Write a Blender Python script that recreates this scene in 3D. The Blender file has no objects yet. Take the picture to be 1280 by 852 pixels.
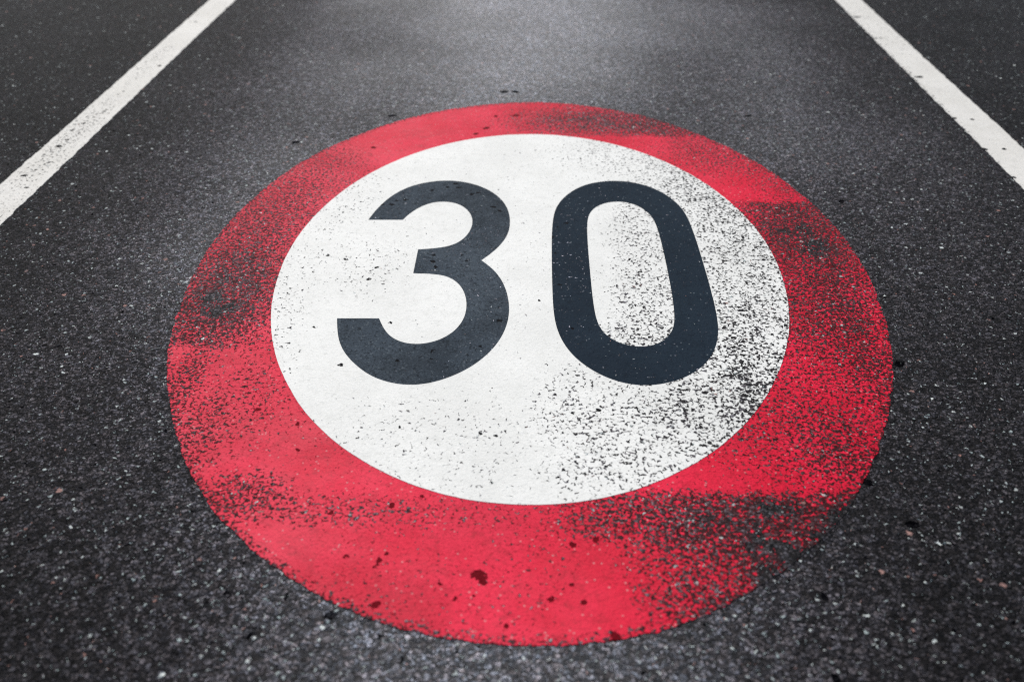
# A painted "30" speed-limit roundel on an asphalt road, between two white lane lines.
# All measures are metres on the road plane: +Y runs along the lane, camera stands at the origin.
import bpy, math, random
import numpy as np
from mathutils import Vector, Matrix
from mathutils.geometry import delaunay_2d_cdt

random.seed(7)
sc = bpy.context.scene
col = sc.collection
R = math.radians

# ------------------------------------------------------------------ survey of the place (metres)
CX, CY = -0.0155, 2.812                 # centre of the roundel
IRX, IRY = 0.788, 1.138                 # white field half axes (stretched along the lane)
ORX, ORY = 1.057, 1.528                 # red ring outer half axes
THREE = [
    [(-0.577, 3.1248), (-0.5698, 3.1735), (-0.5566, 3.2329), (-0.5378, 3.2914), (-0.5168, 3.3409), (-0.489, 3.3853), (-0.4594, 3.4202), (-0.4182, 3.4494), (-0.3635, 3.4679), (-0.3245, 3.4742), (-0.2783, 3.4634), (-0.2351, 3.443), (-0.1973, 3.4168), (-0.162, 3.3771), (-0.1327, 3.3311), (-0.1091, 3.2763), (-0.094, 3.22), (-0.0854, 3.1522), (-0.085, 3.0869), (-0.0889, 3.0291), (-0.0995, 2.9815), (-0.1196, 2.9256), (-0.1451, 2.875), (-0.1721, 2.8354)] ,
    [(-0.1721, 2.8354), (-0.1482, 2.8072), (-0.1225, 2.764), (-0.1, 2.7125), (-0.0834, 2.6479), (-0.0744, 2.5795), (-0.0714, 2.5242), (-0.0724, 2.4661), (-0.0815, 2.4092), (-0.0955, 2.3494), (-0.1194, 2.2958), (-0.1456, 2.2529), (-0.174, 2.2156), (-0.2116, 2.1767), (-0.2588, 2.1472), (-0.3037, 2.1325), (-0.3409, 2.1341), (-0.3821, 2.1459), (-0.414, 2.1625), (-0.4394, 2.1817), (-0.4665, 2.21), (-0.492, 2.2416), (-0.5156, 2.276), (-0.5351, 2.3136), (-0.5496, 2.3523), (-0.563, 2.4106), (-0.5713, 2.4649)] ,
    [(-0.5713, 2.4649), (-0.4495, 2.468)] ,
    [(-0.4495, 2.468), (-0.4294, 2.4054), (-0.4119, 2.3732), (-0.3815, 2.3441), (-0.348, 2.3279), (-0.3055, 2.3241), (-0.2564, 2.3523), (-0.2277, 2.3903), (-0.2095, 2.4368), (-0.199, 2.4839), (-0.1962, 2.528), (-0.202, 2.593), (-0.212, 2.6386), (-0.2295, 2.6821), (-0.2522, 2.7147), (-0.2806, 2.7384), (-0.3108, 2.7465), (-0.3801, 2.7447)] ,
    [(-0.3801, 2.7447), (-0.3821, 2.9045)] ,
    [(-0.3821, 2.9045), (-0.3194, 2.9118), (-0.2836, 2.9248), (-0.2542, 2.9493), (-0.2318, 2.9882), (-0.2178, 3.0409), (-0.2131, 3.0999), (-0.2142, 3.1367), (-0.2253, 3.1915), (-0.2469, 3.2375), (-0.2759, 3.2686), (-0.3041, 3.2843), (-0.342, 3.2861), (-0.3737, 3.2756), (-0.3988, 3.2559), (-0.4327, 3.2014), (-0.4475, 3.1675), (-0.4585, 3.1278)] ,
    [(-0.4585, 3.1278), (-0.577, 3.1248)] ,
]
ZERO_OUTER = [(0.0541, 2.7098), (0.0544, 2.87), (0.055, 3.1232), (0.0603, 3.1976), (0.0773, 3.275), (0.1071, 3.3492), (0.1471, 3.4154), (0.1925, 3.4584), (0.2477, 3.4822), (0.3071, 3.4882), (0.3655, 3.4792), (0.4209, 3.44), (0.4646, 3.3883), (0.496, 3.325), (0.5206, 3.2526), (0.5339, 3.172), (0.5379, 3.0943), (0.539, 2.7223), (0.5369, 2.5473), (0.5343, 2.4728), (0.5216, 2.3875), (0.5037, 2.3204), (0.4738, 2.2622), (0.4364, 2.2126), (0.3939, 2.1777), (0.3461, 2.1565), (0.3, 2.1455), (0.255, 2.1476), (0.2111, 2.1663), (0.1671, 2.2023), (0.1301, 2.2463), (0.1001, 2.2954), (0.0775, 2.3534), (0.0622, 2.4298), (0.0566, 2.4937), (0.0552, 2.5767)]
ZERO_INNER = [(0.1746, 2.7129), (0.1732, 2.9297), (0.1742, 3.1156), (0.1792, 3.168), (0.1928, 3.2221), (0.218, 3.267), (0.2524, 3.2959), (0.2956, 3.306), (0.3329, 3.298), (0.3638, 3.2708), (0.3927, 3.2273), (0.4109, 3.174), (0.4197, 3.1012), (0.4197, 3.0109), (0.4197, 2.709), (0.4165, 2.5184), (0.4079, 2.4545), (0.3924, 2.4072), (0.3676, 2.3646), (0.3371, 2.3377), (0.3004, 2.3294), (0.261, 2.3358), (0.2301, 2.3536), (0.2039, 2.387), (0.1875, 2.4252), (0.1772, 2.4725), (0.1745, 2.5548)]
RED_WEAR = [(-0.951, 2.599, 0.159, 0.346, 0.92, 2.289, 99.0), (-0.94, 3.133, 0.166, 0.287, 0.45, -99.0, 99.0), (-0.841, 3.554, 0.153, 0.272, 0.22, -99.0, 99.0), (-0.918, 2.098, 0.037, 0.196, 0.4, -99.0, 99.0), (-0.824, 1.868, 0.058, 0.183, 0.3, -99.0, 99.0), (-0.734, 1.996, 0.08, 0.167, 0.08, -99.0, 99.0), (-0.655, 1.685, 0.09, 0.069, 0.44, -99.0, 99.0), (-0.431, 1.642, 0.141, 0.036, 0.13, -99.0, 99.0), (0.323, 4.112, 0.336, 0.156, 0.78, 3.929, 99.0), (0.6, 4.009, 0.184, 0.206, 0.6, 3.936, 99.0), (0.734, 3.791, 0.192, 0.213, 0.3, -99.0, 99.0), (0.948, 3.516, 0.12, 0.189, 0.3, -99.0, 99.0), (0.9, 3.101, 0.179, 0.298, 0.92, -99.0, 3.314), (0.936, 2.812, 0.126, 0.32, 0.55, -99.0, 99.0), (0.889, 2.419, 0.113, 0.215, 0.3, -99.0, 99.0), (0.911, 2.243, 0.053, 0.344, 0.42, -99.0, 99.0), (0.805, 2.545, 0.141, 0.185, 0.38, -99.0, 99.0), (0.739, 1.902, 0.086, 0.123, 0.4, -99.0, 99.0), (0.627, 1.969, 0.137, 0.194, 0.22, -99.0, 99.0), (0.465, 1.638, 0.206, 0.107, 0.84, -99.0, 1.739), (0.587, 1.603, 0.138, 0.124, 0.9, -99.0, 1.726), (0.705, 1.667, 0.07, 0.156, 0.93, -99.0, 1.751), (0.813, 2.427, 0.174, 0.705, 0.24, -99.0, 99.0), (0.381, 1.544, 0.152, 0.118, 0.55, -99.0, 99.0), (0.223, 1.66, 0.124, 0.065, 0.55, -99.0, 99.0), (0.149, 1.606, 0.069, 0.035, 0.35, -99.0, 99.0), (0.551, 1.474, 0.139, 0.098, 0.94, -99.0, 99.0), (0.421, 1.376, 0.079, 0.045, 0.85, -99.0, 99.0), (0.329, 1.395, 0.095, 0.063, 0.45, -99.0, 99.0), (0.028, 1.544, 0.101, 0.189, 0.05, -99.0, 99.0), (-0.343, 1.644, 0.353, 0.047, 0.08, -99.0, 99.0)]
WHITE_WEAR = [(0.729, 2.963, 0.194, 0.542, 0.42, -99.0, 99.0), (0.617, 3.404, 0.205, 0.252, 0.38, -99.0, 99.0), (0.443, 3.739, 0.285, 0.184, 0.16, -99.0, 99.0), (0.602, 2.34, 0.137, 0.286, 0.54, -99.0, 99.0), (0.488, 2.081, 0.184, 0.192, 0.46, -99.0, 99.0), (0.341, 1.94, 0.215, 0.143, 0.24, -99.0, 99.0), (0.177, 1.796, 0.112, 0.086, 0.22, -99.0, 99.0), (0.12, 2.05, 0.101, 0.154, 0.16, -99.0, 99.0), (0.583, 2.099, 0.082, 0.176, 0.6, -99.0, 99.0), (0.351, 2.593, 0.1, 0.285, 0.28, -99.0, 99.0), (0.369, 3.068, 0.098, 0.245, 0.22, -99.0, 99.0), (0.299, 2.371, 0.112, 0.084, 0.34, -99.0, 99.0), (-0.745, 2.583, 0.071, 0.379, 0.06, -99.0, 99.0), (-0.528, 2.783, 0.114, 0.187, 0.06, -99.0, 99.0), (-0.691, 3.303, 0.115, 0.276, 0.05, -99.0, 99.0), (-0.202, 1.884, 0.307, 0.184, 0.035, -99.0, 99.0), (-0.681, 2.21, 0.043, 0.153, 0.03, -99.0, 99.0)]
ROAD_SPOTS = [(-0.39, 1.346, 0.0157), (-0.606, 1.397, 0.0128), (-0.643, 1.372, 0.0095), (0.99, 2.265, 0.0195), (0.829, 1.635, 0.0174), (0.771, 1.772, 0.0165), (0.165, 1.305, 0.0138), (-0.484, 1.393, 0.0112), (-0.539, 1.29, 0.0107), (-0.284, 1.295, 0.0107), (-0.241, 1.243, 0.0105), (-0.072, 1.281, 0.0076), (-0.629, 4.162, 0.0209), (-0.153, 4.494, 0.0222), (-0.101, 4.496, 0.0222), (1.1, 3.318, 0.0173), (0.919, 4.202, 0.0174), (-0.982, 3.841, 0.0196), (0.588, 1.421, 0.0144), (0.562, 1.22, 0.0132), (-0.032, 1.246, 0.0075), (-0.138, 1.268, 0.0091), (0.945, 2.822, 0.0153)]
RED_SPOTS = [(-0.106, 1.46, 0.0213), (-0.096, 1.442, 0.0146), (-0.31, 1.665, 0.0125), (-0.305, 1.375, 0.0143), (-0.149, 1.394, 0.0096), (-0.113, 1.405, 0.0064), (-0.045, 1.327, 0.0093), (0.042, 1.398, 0.0112), (0.107, 1.392, 0.0111), (0.085, 1.436, 0.0097), (0.089, 1.552, 0.0119), (0.139, 1.568, 0.012), (-0.247, 1.696, 0.009), (-0.385, 1.505, 0.01), (-0.316, 1.497, 0.01), (-0.303, 1.514, 0.0084), (-0.321, 1.479, 0.0083), (-0.696, 2.014, 0.0121), (-0.559, 1.854, 0.0096), (-0.582, 1.957, 0.0099), (-0.212, 4.017, 0.0202), (-0.09, 4.176, 0.0209), (-0.656, 3.789, 0.0161), (-0.177, 4.164, 0.0139), (-0.252, 3.951, 0.0166), (-0.441, 1.638, 0.0106), (-0.183, 1.433, 0.0065)]
WHITE_SPOTS = [(-0.52, 2.219, 0.0151), (-0.414, 2.441, 0.0115), (0.015, 2.58, 0.0096), (-0.128, 1.927, 0.0117), (-0.329, 1.948, 0.0099), (-0.606, 2.825, 0.0129), (-0.67, 2.851, 0.013), (-0.5, 2.774, 0.0127), (-0.514, 2.695, 0.0124), (-0.628, 2.409, 0.0115), (-0.689, 2.403, 0.0092), (0.28, 2.019, 0.0101), (0.302, 1.974, 0.0099), (0.346, 1.949, 0.0098), (0.101, 2.018, 0.0101), (0.161, 2.01, 0.01), (0.175, 1.765, 0.0092), (0.118, 2.186, 0.0106), (0.166, 2.033, 0.0121), (0.345, 1.868, 0.0095), (0.172, 1.808, 0.0093), (0.06, 1.77, 0.0074), (-0.089, 1.922, 0.0098)]
DIGIT_SPOTS = [(-0.1, 2.458, 0.0162), (-0.326, 2.816, 0.0179), (-0.315, 2.779, 0.0152), (-0.328, 2.86, 0.0155), (-0.297, 3.431, 0.0179), (-0.285, 3.395, 0.0148), (-0.327, 3.401, 0.0148), (-0.232, 3.339, 0.0175), (-0.209, 3.354, 0.0146), (-0.149, 3.231, 0.017), (-0.125, 3.199, 0.0141), (-0.381, 3.371, 0.0147), (-0.468, 3.284, 0.0173), (-0.512, 3.242, 0.0171), (-0.546, 3.241, 0.0143), (-0.496, 3.277, 0.0144), (-0.28, 2.292, 0.0132), (-0.279, 2.256, 0.0109), (-0.371, 2.242, 0.013), (-0.176, 2.259, 0.0109), (-0.149, 2.32, 0.0111), (0.107, 3.108, 0.0165), (-0.235, 2.863, 0.013), (-0.219, 2.824, 0.0128), (0.069, 2.887, 0.013), (0.079, 2.675, 0.0123), (0.057, 3.003, 0.0134), (0.111, 2.419, 0.0114), (0.076, 3.076, 0.0109)]

# ------------------------------------------------------------------ mesh helpers
def patches(x, y, plist, power=1.6):
    """worn share 0..1 from a list of (cx, cy, rx, ry, strength, y_low, y_high) soft patches"""
    keep = np.ones_like(x)
    for cx, cy, rx, ry, s, lo, hi in plist:
        d2 = ((x - cx) / rx) ** 2 + ((y - cy) / ry) ** 2
        v = s * np.exp(-0.8 * d2 ** power)
        wob = 0.006 * np.sin(x * 31) + 0.004 * np.sin(x * 83 + 1)
        if lo > -50: v = v * np.clip((y - lo - wob) / 0.022, 0, 1)
        if hi < 50: v = v * np.clip((hi - y - wob) / 0.022, 0, 1)
        keep = keep * (1 - v)
    return 1 - keep

def spots(x, y, slist, size=0.88):
    v = np.zeros_like(x)
    for k, (cx, cy, r) in enumerate(slist):
        a = k * 2.4
        dx, dy = x - cx, y - cy
        u = dx * math.cos(a) + dy * math.sin(a); w = -dx * math.sin(a) + dy * math.cos(a)
        d = np.sqrt((u * 0.8) ** 2 + (w * 1.15) ** 2) / (r * size)
        v = np.maximum(v, 1 - 0.5 * d)
    return np.clip(v, 0, 1)

def smooth_noise(x, y, scale, seed):
    rs = np.random.RandomState(seed)
    v = np.zeros_like(x)
    for k in range(10):
        a = rs.uniform(0, 2 * math.pi); f = scale * rs.uniform(0.5, 1.6)
        v += np.sin((x * math.cos(a) + y * math.sin(a)) * f + rs.uniform(0, 6.28))
    return v / math.sqrt(5)

def make_mesh(name, verts, faces, material, parent=None, attrs=None, skirt=0.0):
    me = bpy.data.meshes.new(name)
    verts = np.asarray(verts, dtype=float).tolist()
    n0 = len(verts)
    if skirt:
        cnt = {}
        for f in faces:
            for a, b in zip(f, list(f[1:]) + [f[0]]):
                k = (min(a, b), max(a, b)); cnt.setdefault(k, []).append((a, b))
        rim = [v[0] for v in cnt.values() if len(v) == 1]
        low = {}
        faces = [tuple(f) for f in faces]
        for a, b in rim:
            for q in (a, b):
                if q not in low:
                    low[q] = len(verts); x, y, z = verts[q]; verts.append((x, y, z - skirt))
            faces.append((b, a, low[a], low[b]))
    me.from_pydata(verts, [], faces.tolist() if isinstance(faces, np.ndarray) else faces)
    for an, arr in (attrs or {}).items():
        arr = np.asarray(arr, dtype=np.float32)
        if len(verts) > n0:
            ext = np.zeros(len(verts) - n0, dtype=np.float32)
            for q, l in low.items(): ext[l - n0] = arr[q]
            arr = np.concatenate([arr, ext])
        at = me.attributes.new(an, 'FLOAT', 'POINT')
        at.data.foreach_set('value', arr)
    me.materials.append(material)
    me.validate(); me.update()
    ob = bpy.data.objects.new(name, me)
    col.objects.link(ob)
    if parent:
        ob.parent = parent
        ob.matrix_parent_inverse = Matrix.Translation(-Vector(parent.location))
    return ob

def grid(xs, ys, z):
    X, Y = np.meshgrid(xs, ys)
    nx, ny = len(xs), len(ys)
    v = np.c_[X.ravel(), Y.ravel(), np.full(X.size, z)]
    i = np.arange(nx * ny).reshape(ny, nx)
    f = np.stack([i[:-1, :-1], i[:-1, 1:], i[1:, 1:], i[1:, :-1]], -1).reshape(-1, 4)
    return v, f

# ------------------------------------------------------------------ material helpers
class NB:
    def __init__(s, tree): s.t = tree; s.n = tree.nodes; s.l = tree.links
    def put(s, sock, v):
        if v is None: return
        if isinstance(v, bpy.types.NodeSocket): s.l.new(v, sock)
        else:
            if isinstance(v, tuple) and len(v) == 3 and sock.type == 'RGBA': v = v + (1,)
            sock.default_value = v
    def new(s, kind, **kw):
        nd = s.n.new(kind)
        for k, v in kw.items(): setattr(nd, k, v)
        return nd
    def m(s, op, a, b=None, c=None, clamp=False):
        nd = s.new('ShaderNodeMath', operation=op, use_clamp=clamp)
        for i, v in enumerate((a, b, c)): s.put(nd.inputs[i], v)
        return nd.outputs[0]
    def ramp(s, v, a, b, lo=0.0, hi=1.0, kind='SMOOTHSTEP'):
        nd = s.new('ShaderNodeMapRange', interpolation_type=kind, clamp=True)
        s.put(nd.inputs['Value'], v); s.put(nd.inputs['From Min'], a); s.put(nd.inputs['From Max'], b)
        s.put(nd.inputs['To Min'], lo); s.put(nd.inputs['To Max'], hi)
        return nd.outputs['Result']
    def mix(s, f, a, b, blend='MIX'):
        nd = s.new('ShaderNodeMix', data_type='RGBA', blend_type=blend)
        s.put(nd.inputs[0], f); s.put(nd.inputs[6], a); s.put(nd.inputs[7], b)
        return nd.outputs[2]
    def mixf(s, f, a, b):
        nd = s.new('ShaderNodeMix', data_type='FLOAT')
        s.put(nd.inputs[0], f); s.put(nd.inputs[2], a); s.put(nd.inputs[3], b)
        return nd.outputs[0]
    def noise(s, vec, scale, detail=2.0, rough=0.5, dist=0.0):
        nd = s.new('ShaderNodeTexNoise', noise_dimensions='2D')
        s.put(nd.inputs['Vector'], vec); nd.inputs['Scale'].default_value = scale
        nd.inputs['Detail'].default_value = detail; nd.inputs['Roughness'].default_value = rough
        nd.inputs['Distortion'].default_value = dist
        return nd.outputs['Fac']
    def vor(s, vec, scale, rnd=1.0):
        nd = s.new('ShaderNodeTexVoronoi', voronoi_dimensions='2D', feature='F1')
        s.put(nd.inputs['Vector'], vec); nd.inputs['Scale'].default_value = scale
        nd.inputs['Randomness'].default_value = rnd
        sp = s.new('ShaderNodeSeparateColor'); s.l.new(nd.outputs['Color'], sp.inputs[0])
        return nd.outputs['Distance'], sp.outputs[0], sp.outputs[1], sp.outputs[2]
    def attr(s, name):
        return s.new('ShaderNodeAttribute', attribute_name=name).outputs['Fac']

def asphalt_group():
    g = bpy.data.node_groups.new('asphalt_surface', 'ShaderNodeTree')
    g.interface.new_socket('Tone', in_out='INPUT', socket_type='NodeSocketFloat')
    for o, t in (('Color', 'NodeSocketColor'), ('Height', 'NodeSocketFloat'), ('Tar', 'NodeSocketFloat')):
        g.interface.new_socket(o, in_out='OUTPUT', socket_type=t)
    b = NB(g)
    gi = b.new('NodeGroupInput'); go = b.new('NodeGroupOutput')
    tone = gi.outputs['Tone']
    pos = b.new('ShaderNodeNewGeometry').outputs['Position']
    wob = b.new('ShaderNodeTexNoise', noise_dimensions='2D')
    b.put(wob.inputs['Vector'], pos); wob.inputs['Scale'].default_value = 95
    off = b.new('ShaderNodeVectorMath', operation='MULTIPLY_ADD')
    b.put(off.inputs[0], wob.outputs['Color']); off.inputs[1].default_value = (.016, .016, 0); b.put(off.inputs[2], pos)
    vec = off.outputs[0]
    d1, r1, g1, b1 = b.vor(vec, 112)       # ~12 mm stones
    d2, r2, g2, b2 = b.vor(vec, 205)      # ~6 mm grit
    d3, r3, g3, b3 = b.vor(vec, 34)       # scattered larger chippings
    fine = b.noise(pos, 330, 2, 0.6)
    mid = b.noise(pos, 34, 3, 0.6)
    big = b.noise(pos, 2.1, 4, 0.55)
    # stone faces standing out of the bitumen
    dome1 = b.ramp(d1, 0.58, 0.22)
    dome2 = b.ramp(d2, 0.58, 0.2)
    h = b.m('ADD', b.m('MULTIPLY', dome1, b.m('MULTIPLY_ADD', g1, 0.7, 0.3)), b.m('MULTIPLY', dome2, b.m('MULTIPLY_ADD', g2, 0.45, 0.1)))
    h = b.m('ADD', h, b.m('MULTIPLY', fine, 0.35))
    h = b.m('ADD', h, b.m('MULTIPLY', mid, 0.9))
    # albedo of the dark stone mix
    s1 = b.ramp(b.m('POWER', r1, 3.2), 0, 1, 0.30, 5.4, 'LINEAR')
    s2 = b.ramp(b.m('POWER', r2, 3.4), 0, 1, 0.30, 6.0, 'LINEAR')
    amt1 = b.m('MULTIPLY', dome1, 0.85)
    val = b.m('MULTIPLY', b.mixf(amt1, b.mixf(dome2, 0.30, s2), s1), 1.3)
    val = b.m('MULTIPLY', val, b.ramp(mid, 0.3, 0.7, 0.7, 1.3))
    val = b.m('MULTIPLY', val, b.ramp(big, 0.3, 0.7, 0.82, 1.18))
    val = b.m('MULTIPLY', val, b.ramp(fine, 0.25, 0.75, 0.5, 1.5))
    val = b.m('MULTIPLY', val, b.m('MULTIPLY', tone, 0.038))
    hue = b.mix(b1, (1.08, 0.96, 1.03), b.mix(b.ramp(tone, 0.5, 2.2), (0.96, 0.95, 1.12), (0.85, 0.97, 1.18)))  # bluer where tone is high: tint of the sky sheen put into the albedo
    cc = b.new('ShaderNodeCombineColor')
    for i in range(3): b.put(cc.inputs[i], val)
    colr = b.mix(1.0, cc.outputs[0], hue, 'MULTIPLY')
    # pale quartz: small glints, and a few larger chippings
    q2 = b.m('MULTIPLY', b.m('GREATER_THAN', g2, b.ramp(tone, 0.3, 1.6, 0.972, 0.945)), b.ramp(d2, 0.45, 0.3))
    q1 = b.m('MULTIPLY', b.m('GREATER_THAN', g1, b.ramp(tone, 0.3, 1.6, 0.990, 0.972)), b.ramp(d1, 0.42, 0.30))
    q3 = b.m('MULTIPLY', b.m('GREATER_THAN', g3, 0.955), b.ramp(d3, b.m('MULTIPLY_ADD', r3, 0.12, 0.10), b.m('MULTIPLY_ADD', r3, 0.12, 0.06)))
    tint = b.mix(b.m('GREATER_THAN', b1, 0.86), b.mix(r1, (0.36, 0.44, 0.45), (0.66, 0.72, 0.70)), (0.36, 0.20, 0.17))
    colr = b.mix(b.m('MULTIPLY', q2, 0.75), colr, tint)
    colr = b.mix(b.m('MULTIPLY', q1, 0.8), colr, tint)
    colr = b.mix(b.m('MULTIPLY', q3, b.m('MULTIPLY_ADD', b3, 0.5, 0.5)), colr, b.mix(b.m('GREATER_THAN', r3, 0.8), (0.74, 0.80, 0.78), (0.42, 0.25, 0.22)))
    # bitumen blots
    tar = b.ramp(b.m('ADD', b.attr('tar'), b.m('MULTIPLY', b.m('SUBTRACT', b.noise(pos, 130, 2, 0.6), 0.5), 0.5)), 0.52, 0.60)
    pit = b.ramp(b.noise(pos, 46, 2, 0.5), 0.735, 0.765)
    tar = b.m('MAXIMUM', tar, pit)
    colr = b.mix(b.m('MULTIPLY', tar, 0.9), colr, (0.002, 0.002, 0.003))
    b.put(go.inputs['Color'], colr); b.put(go.inputs['Height'], b.m('SUBTRACT', h, b.m('MULTIPLY', tar, 0.8))); b.put(go.inputs['Tar'], tar)
    return g

ASPHALT = asphalt_group()

def asphalt_nodes(b):
    nd = b.new('ShaderNodeGroup'); nd.node_tree = ASPHALT
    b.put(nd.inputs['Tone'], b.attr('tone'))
    return nd.outputs

def finish(b, mat, colr, rough, spec, height, dist):
    p = b.n['Principled BSDF']
    b.put(p.inputs['Base Color'], colr); b.put(p.inputs['Roughness'], rough); b.put(p.inputs['Specular IOR Level'], spec)
    bp = b.new('ShaderNodeBump'); bp.inputs['Strength'].default_value = 1.0
    b.put(bp.inputs['Distance'], dist); b.put(bp.inputs['Height'], height)
    b.l.new(bp.outputs[0], p.inputs['Normal'])
    return mat

def new_mat(name):
    m = bpy.data.materials.new(name); m.use_nodes = True
    return m, NB(m.node_tree)

SPEC_A = 0.06
def asphalt_material():
    m, b = new_mat('asphalt')
    a = asphalt_nodes(b)
    pol = b.ramp(b.attr('tone'), 0.8, 2.9)          # the scrubbed middle of the lane is polished and mirrors the sky a little
    notar = b.m('SUBTRACT', 1.0, a['Tar'])
    return finish(b, m, a['Color'], b.mixf(pol, 0.64, 0.50), b.m('MULTIPLY', b.mixf(pol, SPEC_A, 0.50), notar), a['Height'], 0.0036)

def paint_material(name, base, dark, light, rough, spec, grime=0.5, chip_scale=92, tar_col=(0.004, 0.004, 0.006), bump=0.0016, fleck=0.0, fleck_col=(0.5, 0.5, 0.5), film=0.35, clump=(11, 0.7, 1.25), soft=0.024, resid=0.0):
    """road paint: follows the stones underneath, worn through to the asphalt where the attribute 'wear' says"""
    m, b = new_mat(name)
    a = asphalt_nodes(b)
    pos = b.new('ShaderNodeNewGeometry').outputs['Position']
    mp = b.new('ShaderNodeMapping'); b.put(mp.inputs['Vector'], pos); mp.inputs['Scale'].default_value = (1.0, 1.0, 1.0)
    n1 = b.noise(mp.outputs[0], chip_scale, 1.2, 0.5, 0.6)
    n2 = b.noise(mp.outputs[0], clump[0], 3, 0.6)
    hN = b.ramp(a['Height'], 0.3, 1.7, 0.0, 1.0, 'LINEAR')
    n = b.m('ADD', n1, b.m('MULTIPLY', b.m('SUBTRACT', hN, 0.45), 0.16))     # high where stones stand proud
    w = b.attr('wear')
    w = b.m('MULTIPLY', w, b.ramp(n2, 0.3, 0.7, clump[1], clump[2]))
    w = b.m('MINIMUM', b.m('MAXIMUM', w, 0.0015), 0.996)
    thr = b.m('MULTIPLY_ADD', b.m('LOGARITHM', b.m('DIVIDE', w, b.m('SUBTRACT', 1.0, w)), math.e), -0.062, 0.50)
    chip = b.ramp(b.m('SUBTRACT', n, thr), -soft * 0.5, soft)
    spot = b.ramp(b.m('ADD', b.attr('tar'), b.m('MULTIPLY', b.m('SUBTRACT', b.noise(pos, 130, 2, 0.6), 0.5), 0.5)), 0.50, 0.60)
    # paint colour: blotchy film, grime in the hollows between the stones, thin places
    fine = b.noise(pos, 260, 2, 0.6)
    broad = b.noise(pos, 3.2, 4, 0.6)
    c = b.mix(b.m('MULTIPLY', b.ramp(broad, 0.35, 0.68), 0.7), base, light)
    c = b.mix(b.m('MULTIPLY', b.ramp(b.noise(pos, 27, 4, 0.65), 0.52, 0.78), 0.45), c, dark)
    c = b.mix(b.m('MULTIPLY', b.ramp(hN, 0.42, 0.10), grime), c, dark)
    c = b.mix(b.m('MULTIPLY', b.ramp(fine, 0.58, 0.75), grime * 0.8), c, dark)
    if fleck:
        d2, r2, g2, b2 = b.vor(pos, 150)
        c = b.mix(b.m('MULTIPLY', b.m('MULTIPLY', b.m('GREATER_THAN', g2, 1 - fleck), b.ramp(d2, 0.5, 0.3)), 0.6), c, fleck_col)
    painted_sheen = b.m('MULTIPLY', b.attr('painted_sheen'), b.ramp(b.noise(pos, 5, 4, 0.6), 0.25, 0.7, 0.65, 1.15))
    c = b.mix(b.m('MULTIPLY', painted_sheen, 0.12), c, (0.85, 0.38, 0.42))  # pale pink veil: the sun's sheen painted into the paint colour
    soil = b.ramp(b.m('ADD', b.m('MULTIPLY', b.noise(pos, 2.6, 5, 0.65), 0.7), b.m('MULTIPLY', b.noise(pos, 150, 2, 0.6), 0.3)), 0.44, 0.62)
    c = b.mix(b.m('MULTIPLY', soil, grime * 0.55), c, dark)
    thin = b.ramp(b.m('SUBTRACT', n, thr), -0.11, 0.0)
    c = b.mix(b.m('MULTIPLY', thin, film), c, dark)
    c = b.mix(spot, c, tar_col)
    under = b.mix(b.ramp(w, 0.86, 0.97, resid, 0.0), a['Color'], dark) if resid else a['Color']   # a stain of paint left in the stone pores
    colr = b.mix(chip, c, under)
    rg = b.mixf(chip, rough, 0.62)
    sp = b.mixf(b.m('MAXIMUM', chip, spot), spec, b.mixf(chip, 0.03, SPEC_A))
    hh = b.m('ADD', b.m('MULTIPLY', a['Height'], b.mixf(chip, 0.35, 1.0)), b.m('MULTIPLY', b.m('SUBTRACT', 1.0, b.m('MAXIMUM', chip, spot)), 0.55))
    return finish(b, m, colr, rg, sp, hh, bump)

M_ASPHALT = asphalt_material()
M_RED = paint_material('red_road_paint', (0.68, 0.008, 0.038), (0.28, 0.003, 0.014), (0.84, 0.022, 0.070), 0.65, 0.06, 0.45,
                       chip_scale=112, tar_col=(0.13, 0.001, 0.006), fleck=0.03, fleck_col=(0.62, 0.30, 0.30), film=0.85, soft=0.042, resid=0.13, clump=(9, 0.86, 1.07))
M_WHITE = paint_material('white_road_paint', (0.775, 0.785, 0.755), (0.60, 0.61, 0.58), (0.83, 0.84, 0.81), 0.65, 0.2, 0.55, chip_scale=100, soft=0.055, clump=(17, 0.35, 1.4), bump=0.0009)
M_SLATE_SHEEN = paint_material('slate_sheen_road_paint', (0.046, 0.062, 0.080), (0.010, 0.015, 0.021), (0.066, 0.085, 0.105), 0.7, 0.04, 1.0, fleck=0.10, fleck_col=(0.12, 0.145, 0.165))  # paler than the 0: sun sheen put into the colour, plus dust grains
M_DIGIT = paint_material('slate_road_paint', (0.014, 0.025, 0.038), (0.006, 0.011, 0.019), (0.017, 0.029, 0.044), 0.7, 0.03, 0.6, fleck=0.015, fleck_col=(0.16, 0.19, 0.21))
M_LINE = paint_material('white_line_paint', (0.69, 0.68, 0.635), (0.48, 0.47, 0.43), (0.74, 0.73, 0.69), 0.65, 0.2, 0.40)

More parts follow.
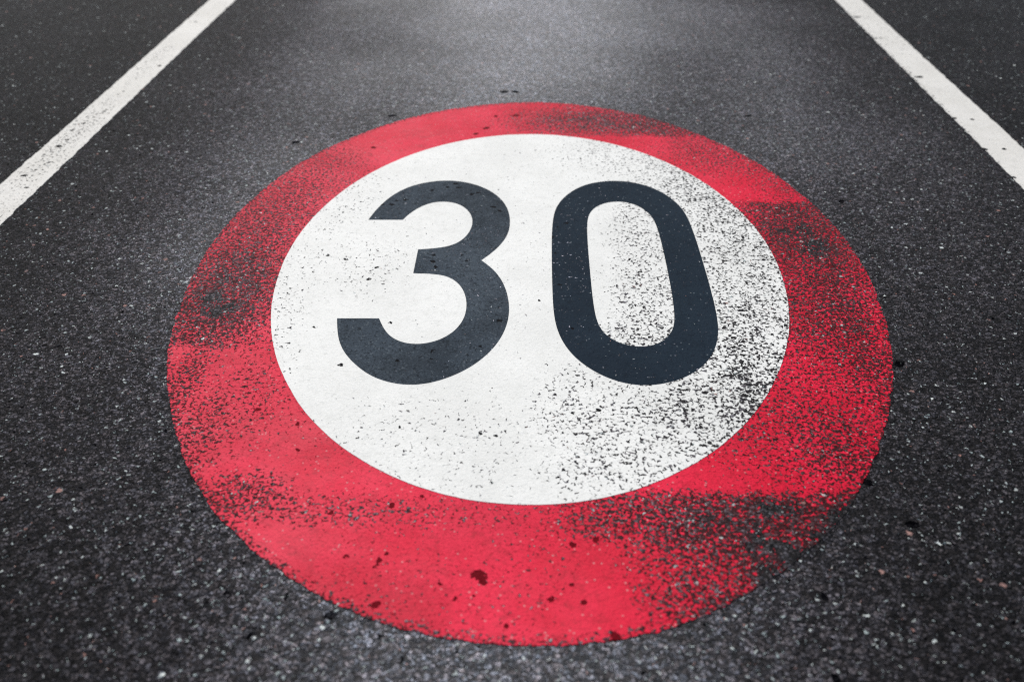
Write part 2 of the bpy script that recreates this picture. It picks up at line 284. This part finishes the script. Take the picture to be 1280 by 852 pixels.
# ------------------------------------------------------------------ the road: one sheet to the horizon, fine where the camera looks
def tone_of(x, y):
    """how pale the weathered surface is: a scrubbed middle of the lane, fresher dark bitumen beyond the lines; far sheen and edge darkening painted in"""
    t = 0.33 + 1.95 * np.exp(-np.abs((x + 0.06) / 0.62) ** 2.2)  # scrubbed middle is wear; the low base also paints the edge shade
    t = t + 0.80 * np.exp(-((x + 1.02) / 0.48) ** 2) * np.clip((y - 1.5) / 1.3, 0, 1)  # far left paler: sun sheen painted into the tone
    t = t + 0.75 * np.exp(-((x - 1.1) / 0.55) ** 2) * np.clip((y - 2.2) / 1.6, 0, 1)  # same far lift on the right, light put into the tone
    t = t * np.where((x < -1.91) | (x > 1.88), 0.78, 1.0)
    t = t * (1 + 0.50 * np.exp(-(x / 1.0) ** 2) * np.clip((y - 3.4) / 2.4, 0, 1))  # far middle paler: sky sheen put into the albedo
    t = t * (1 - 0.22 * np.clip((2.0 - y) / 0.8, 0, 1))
    t = t * (1 + 0.07 * smooth_noise(x, y, 2.2, 3) + 0.05 * smooth_noise(x, y, 6.5, 5))
    return np.clip(t, 0.2, 3.2)

def spread(lo, hi, step, far):
    inner = np.arange(lo, hi + step / 2, step)
    ext = []
    d, s = 0.0, step
    while d < far:
        s *= 1.6; d += s; ext.append(d)
    ext = np.array(ext)
    return np.concatenate([(lo - ext)[::-1], inner, hi + ext])
xs = spread(-3.5, 3.5, 0.0125, 600); ys = spread(0.9, 6.6, 0.0125, 600)
V, F = grid(xs, ys, 0.0)
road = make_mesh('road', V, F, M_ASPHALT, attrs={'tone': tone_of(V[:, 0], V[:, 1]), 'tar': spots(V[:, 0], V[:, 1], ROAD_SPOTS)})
road['kind'] = 'structure'
road['label'] = 'dark grey asphalt road of fine stones with pale quartz specks'

# ------------------------------------------------------------------ lane lines
def lane_line(label, x0, x1, nicks, chips, seed):
    ys = np.concatenate([np.arange(-30, 0.8, 0.4), np.arange(0.8, 7.0, 0.008), np.arange(7.0, 60, 0.4)])
    u = np.linspace(0, 1, 21)
    rs = np.random.RandomState(seed)
    ja = np.convolve(rs.normal(0, 1, len(ys) + 6), np.ones(5) / 5, 'same')[3:-3] * 0.0032 + 0.0018 * np.sin(ys * 2.1)
    jb = np.convolve(rs.normal(0, 1, len(ys) + 6), np.ones(5) / 5, 'same')[3:-3] * 0.0032 + 0.0018 * np.sin(ys * 1.7 + 2)
    a = x0 + ja; bb = x1 + jb
    X = a[:, None] + (bb - a)[:, None] * u[None, :]
    Y = np.repeat(ys[:, None], len(u), 1)
    n, k = X.shape
    i = np.arange(n * k).reshape(n, k)
    faces = np.stack([i[:-1, :-1], i[:-1, 1:], i[1:, 1:], i[1:, :-1]], -1).reshape(-1, 4)
    x, y = X.ravel(), Y.ravel()
    wear = 0.014 + 0.008 * smooth_noise(x, y, 3.0, seed + 1)
    wear = np.maximum(wear, patches(x, y, chips))
    mid = (x0 + x1) / 2
    ob = make_mesh('lane_line', np.c_[x - mid, y, np.full(len(x), 0.0018)], [tuple(f) for f in faces.tolist()], M_LINE,
                   attrs={'tone': tone_of(x, y), 'wear': np.clip(wear, 0, 1), 'tar': spots(x, y, nicks, 0.85)}, skirt=0.0014)
    ob.location = (mid, 0, 0)
    ob['label'] = label; ob['category'] = 'road line'; ob['group'] = 'white lane lines along the road'
    return ob
lane_line('white painted lane line left of the red ring, flecked with many small dark pits', -1.992, -1.836,
          [(-1.925, 3.84, .012), (-1.93, 3.77, .017), (-1.93, 4.03, .011), (-1.90, 4.18, .010), (-1.94, 3.47, .014), (-1.93, 5.65, .012), (-1.87, 4.84, .014),
           (-1.90, 3.60, .010), (-1.95, 3.95, .010), (-1.88, 3.36, .011), (-1.91, 4.45, .009)],
          [(-1.92, 3.85, .05, .5, .10, -99, 99), (-1.93, 4.9, .05, .3, .05, -99, 99)], 11)
lane_line('cleaner white painted lane line right of the red ring, with dark nicks in its edge', 1.797, 1.958,
          [(1.83, 5.853, .020), (1.842, 5.43, .011), (1.812, 5.42, .012), (1.835, 4.758, .019), (1.80, 4.19, .015), (1.80, 3.835, .016), (1.875, 4.177, .012), (1.879, 3.837, .013),
           (1.815, 5.853, .016), (1.818, 4.758, .012), (1.805, 3.55, .012)],
          [(1.80, 5.0, .012, 1.2, .12, -99, 99)], 23)

# ------------------------------------------------------------------ the speed limit marking
sign = bpy.data.objects.new('speed_limit_marking', None)
col.objects.link(sign); sign.location = (CX, CY, 0.0); sign.empty_display_size = 0.3
sign['label'] = 'large oval 30 speed limit painted on the asphalt, worn red ring around white'
sign['category'] = 'road marking'

def polar(rx0, ry0, rx1, ry1, nr, na, jit):
    t = np.linspace(0, 2 * math.pi, na, endpoint=False)
    s = np.linspace(0, 1, nr)
    rs = np.random.RandomState(4)
    wob = np.convolve(np.tile(rs.normal(0, 1, na), 3), np.ones(5) / 5, 'same')[na:2 * na]
    wob = jit * wob + jit * 0.7 * np.sin(5 * t + 1) + jit * 0.4 * np.sin(13 * t)
    RX = rx0 + (rx1 + wob[None, :] - rx0) * s[:, None]; RY = ry0 + (ry1 + wob[None, :] - ry0) * s[:, None]
    X = CX + RX * np.cos(t); Y = CY + RY * np.sin(t)
    i = np.arange(nr * na).reshape(nr, na); j = np.roll(i, -1, 1)
    f = np.stack([i[:-1], i[1:], j[1:], j[:-1]], -1).reshape(-1, 4)
    S = np.repeat(s[:, None], na, 1)
    return X.ravel(), Y.ravel(), S.ravel(), [tuple(q) for q in f.tolist()], na

# red ring
x, y, s, f, na = polar(IRX - 0.012, IRY - 0.012, ORX, ORY + 0.006, 44, 1300, 0.0035)
wear = patches(x, y, RED_WEAR)
rim = np.clip((s - 0.93) / 0.07, 0, 1)
wear = 1 - (1 - wear) * (1 - 0.32 * rim) * (1 - 0.010)
wear = np.clip(wear + 0.02 * smooth_noise(x, y, 5, 9), 0.0, 1)
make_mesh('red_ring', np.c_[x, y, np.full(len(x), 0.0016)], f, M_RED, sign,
          {'tone': tone_of(x, y) * 0.5, 'wear': wear, 'painted_sheen': np.clip(0.55 - 0.75 * x + 0.12 * smooth_noise(x, y, 3, 8), 0, 1), 'tar': np.maximum(spots(x, y, RED_SPOTS, 0.74), spots(x, y, ROAD_SPOTS))}, skirt=0.0012)  # ring grows paler leftwards, sheen of the sun held in its colour

# white field
x, y, s, f, na = polar(IRX * 0.01, IRY * 0.01, IRX, IRY, 90, 640, 0.0008)
f.append(tuple(range(na)))
wear = patches(x, y, WHITE_WEAR) * 0.72
wear = np.clip(1 - (1 - wear) * (1 - 0.004) + 0.005 * smooth_noise(x, y, 4, 12), 0, 1)
make_mesh('white_field', np.c_[x, y, np.full(len(x), 0.0026)], f, M_WHITE, sign,
          {'tone': tone_of(x, y) * 0.40, 'wear': wear, 'tar': spots(x, y, WHITE_SPOTS, 0.66)}, skirt=0.0009)

# digits
def catmull(pts, closed=False, step=0.008):
    P = [Vector(p) for p in pts]
    out = []
    n = len(P)
    if n == 2:
        k = max(2, int((P[1] - P[0]).length / step))
        return [tuple(P[0].lerp(P[1], i / k)) for i in range(k)]
    for i in range(n if closed else n - 1):
        p1, p2 = P[i], P[(i + 1) % n]
        p0 = P[(i - 1) % n] if closed or i > 0 else p1 * 2 - p2
        p3 = P[(i + 2) % n] if closed or i + 2 < n else p2 * 2 - p1
        k = max(2, int((p2 - p1).length / step))
        for j in range(k):
            t = j / k
            out.append(tuple(0.5 * ((2 * p1) + (p2 - p0) * t + (2 * p0 - 5 * p1 + 4 * p2 - p3) * t * t + (3 * p1 - p0 - 3 * p2 + p3) * t ** 3)))
    return out

def relax(pts, closed, n=2):
    P = [np.array(p) for p in pts]
    for _ in range(n):
        Q = [p.copy() for p in P]
        rng = range(len(P)) if closed else range(1, len(P) - 1)
        for i in rng:
            Q[i] = 0.5 * P[i] + 0.25 * (P[i - 1] + P[(i + 1) % len(P)])
        P = Q
    return [tuple(p) for p in P]

def inside(x, y, poly):
    px = np.array([p[0] for p in poly]); py = np.array([p[1] for p in poly])
    c = np.zeros(len(x), bool)
    qx, qy = np.roll(px, -1), np.roll(py, -1)
    for a, b, e, d in zip(px, py, qx, qy):
        if b == d: continue
        hit = ((b > y) != (d > y)) & (x < (e - a) * (y - b) / (d - b) + a)
        c ^= hit
    return c

def digit(loops, label, paint, wear_level, extra):
    pts, edges = [], []
    for lp in loops:
        o = len(pts); n = len(lp)
        pts += lp; edges += [(o + i, o + (i + 1) % n) for i in range(n)]
    xx = np.arange(min(p[0] for p in pts), max(p[0] for p in pts), 0.011)
    yy = np.arange(min(p[1] for p in pts), max(p[1] for p in pts), 0.011)
    X, Y = [a.ravel() for a in np.meshgrid(xx, yy)]
    ok = inside(X, Y, loops[0])
    for h in loops[1:]: ok &= ~inside(X, Y, h)
    pts2 = pts + list(zip(X[ok].tolist(), Y[ok].tolist()))
    r = delaunay_2d_cdt([Vector(p) for p in pts2], edges, [], 1 if len(loops) == 1 else 2, 1e-5)
    v = np.array([tuple(q) for q in r[0]])
    tri = np.array([fc[:3] for fc in r[2] if len(fc) == 3])
    cen = v[tri].mean(1)
    good = inside(cen[:, 0], cen[:, 1], loops[0])
    for h in loops[1:]: good &= ~inside(cen[:, 0], cen[:, 1], h)
    tri = tri[good]
    A, B, D = v[tri[:, 0]], v[tri[:, 1]], v[tri[:, 2]]
    cw = (B[:, 0] - A[:, 0]) * (D[:, 1] - A[:, 1]) - (B[:, 1] - A[:, 1]) * (D[:, 0] - A[:, 0]) < 0
    tri[cw] = tri[cw][:, ::-1]
    faces = [tuple(q) for q in tri.tolist()]
    v[:, 1] -= 0.006
    x, y = v[:, 0], v[:, 1]
    wear = np.clip(wear_level + 0.008 * smooth_noise(x, y, 5, 31) + patches(x, y, extra), 0, 1)
    o = make_mesh('digit', np.c_[x, y, np.full(len(x), 0.0036)], faces, paint, sign,
                  {'tone': tone_of(x, y), 'wear': wear, 'tar': spots(x, y, DIGIT_SPOTS, 0.62)}, skirt=0.0009)
    o['label'] = label
three = []
for seg in THREE: three += catmull(relax(seg, False) if len(seg) > 3 else seg)
digit([three], 'slate grey figure 3 with dust grains and painted-in sheen', M_SLATE_SHEEN, 0.012, [])
digit([catmull(relax(ZERO_OUTER, True), True), catmull(relax(ZERO_INNER, True), True)], 'darker blue-black figure 0', M_DIGIT, 0.008, [])

# ------------------------------------------------------------------ daylight
SUN_AZ, SUN_EL = R(-14), R(47)
w = bpy.data.worlds.new("World"); sc.world = w; w.use_nodes = True
sky = w.node_tree.nodes.new('ShaderNodeTexSky'); sky.sky_type = 'NISHITA'; sky.sun_disc = False
sky.sun_elevation = SUN_EL; sky.sun_rotation = SUN_AZ
w.node_tree.links.new(sky.outputs[0], w.node_tree.nodes['Background'].inputs['Color'])
w.node_tree.nodes['Background'].inputs['Strength'].default_value = 0.09
sd = bpy.data.lights.new('sun', 'SUN'); sd.energy = 3.4; sd.angle = R(0.6); sd.color = (1.0, 0.93, 0.83)
so = bpy.data.objects.new('sun', sd); col.objects.link(so)
s = Vector((math.sin(SUN_AZ) * math.cos(SUN_EL), math.cos(SUN_AZ) * math.cos(SUN_EL), math.sin(SUN_EL)))
so.rotation_euler = s.to_track_quat('Z', 'Y').to_euler(); so.location = s * 30

# ------------------------------------------------------------------ camera: 35 mm lens held at chest height, wide open
cd = bpy.data.cameras.new('camera'); cd.sensor_width = 36; cd.lens = 35; cd.clip_start = 0.05; cd.clip_end = 3000
cam = bpy.data.objects.new('camera', cd); col.objects.link(cam)
cam.location = (0, 0, 1.5)
cam.rotation_euler = (R(90 - 32.483), 0, R(1.476))
cd.dof.use_dof = True; cd.dof.focus_distance = 2.85; cd.dof.aperture_fstop = 2.0
sc.camera = cam

vs = sc.view_settings
vs.view_transform = 'Standard'; vs.look = 'None'; vs.exposure = 0.16; vs.gamma = 1.0; vs.use_curve_mapping = False
sc.render.engine = 'CYCLES'
sc.cycles.use_denoising = False
sc.cycles.pixel_filter_type = 'BLACKMAN_HARRIS'; sc.cycles.filter_width = 1.15
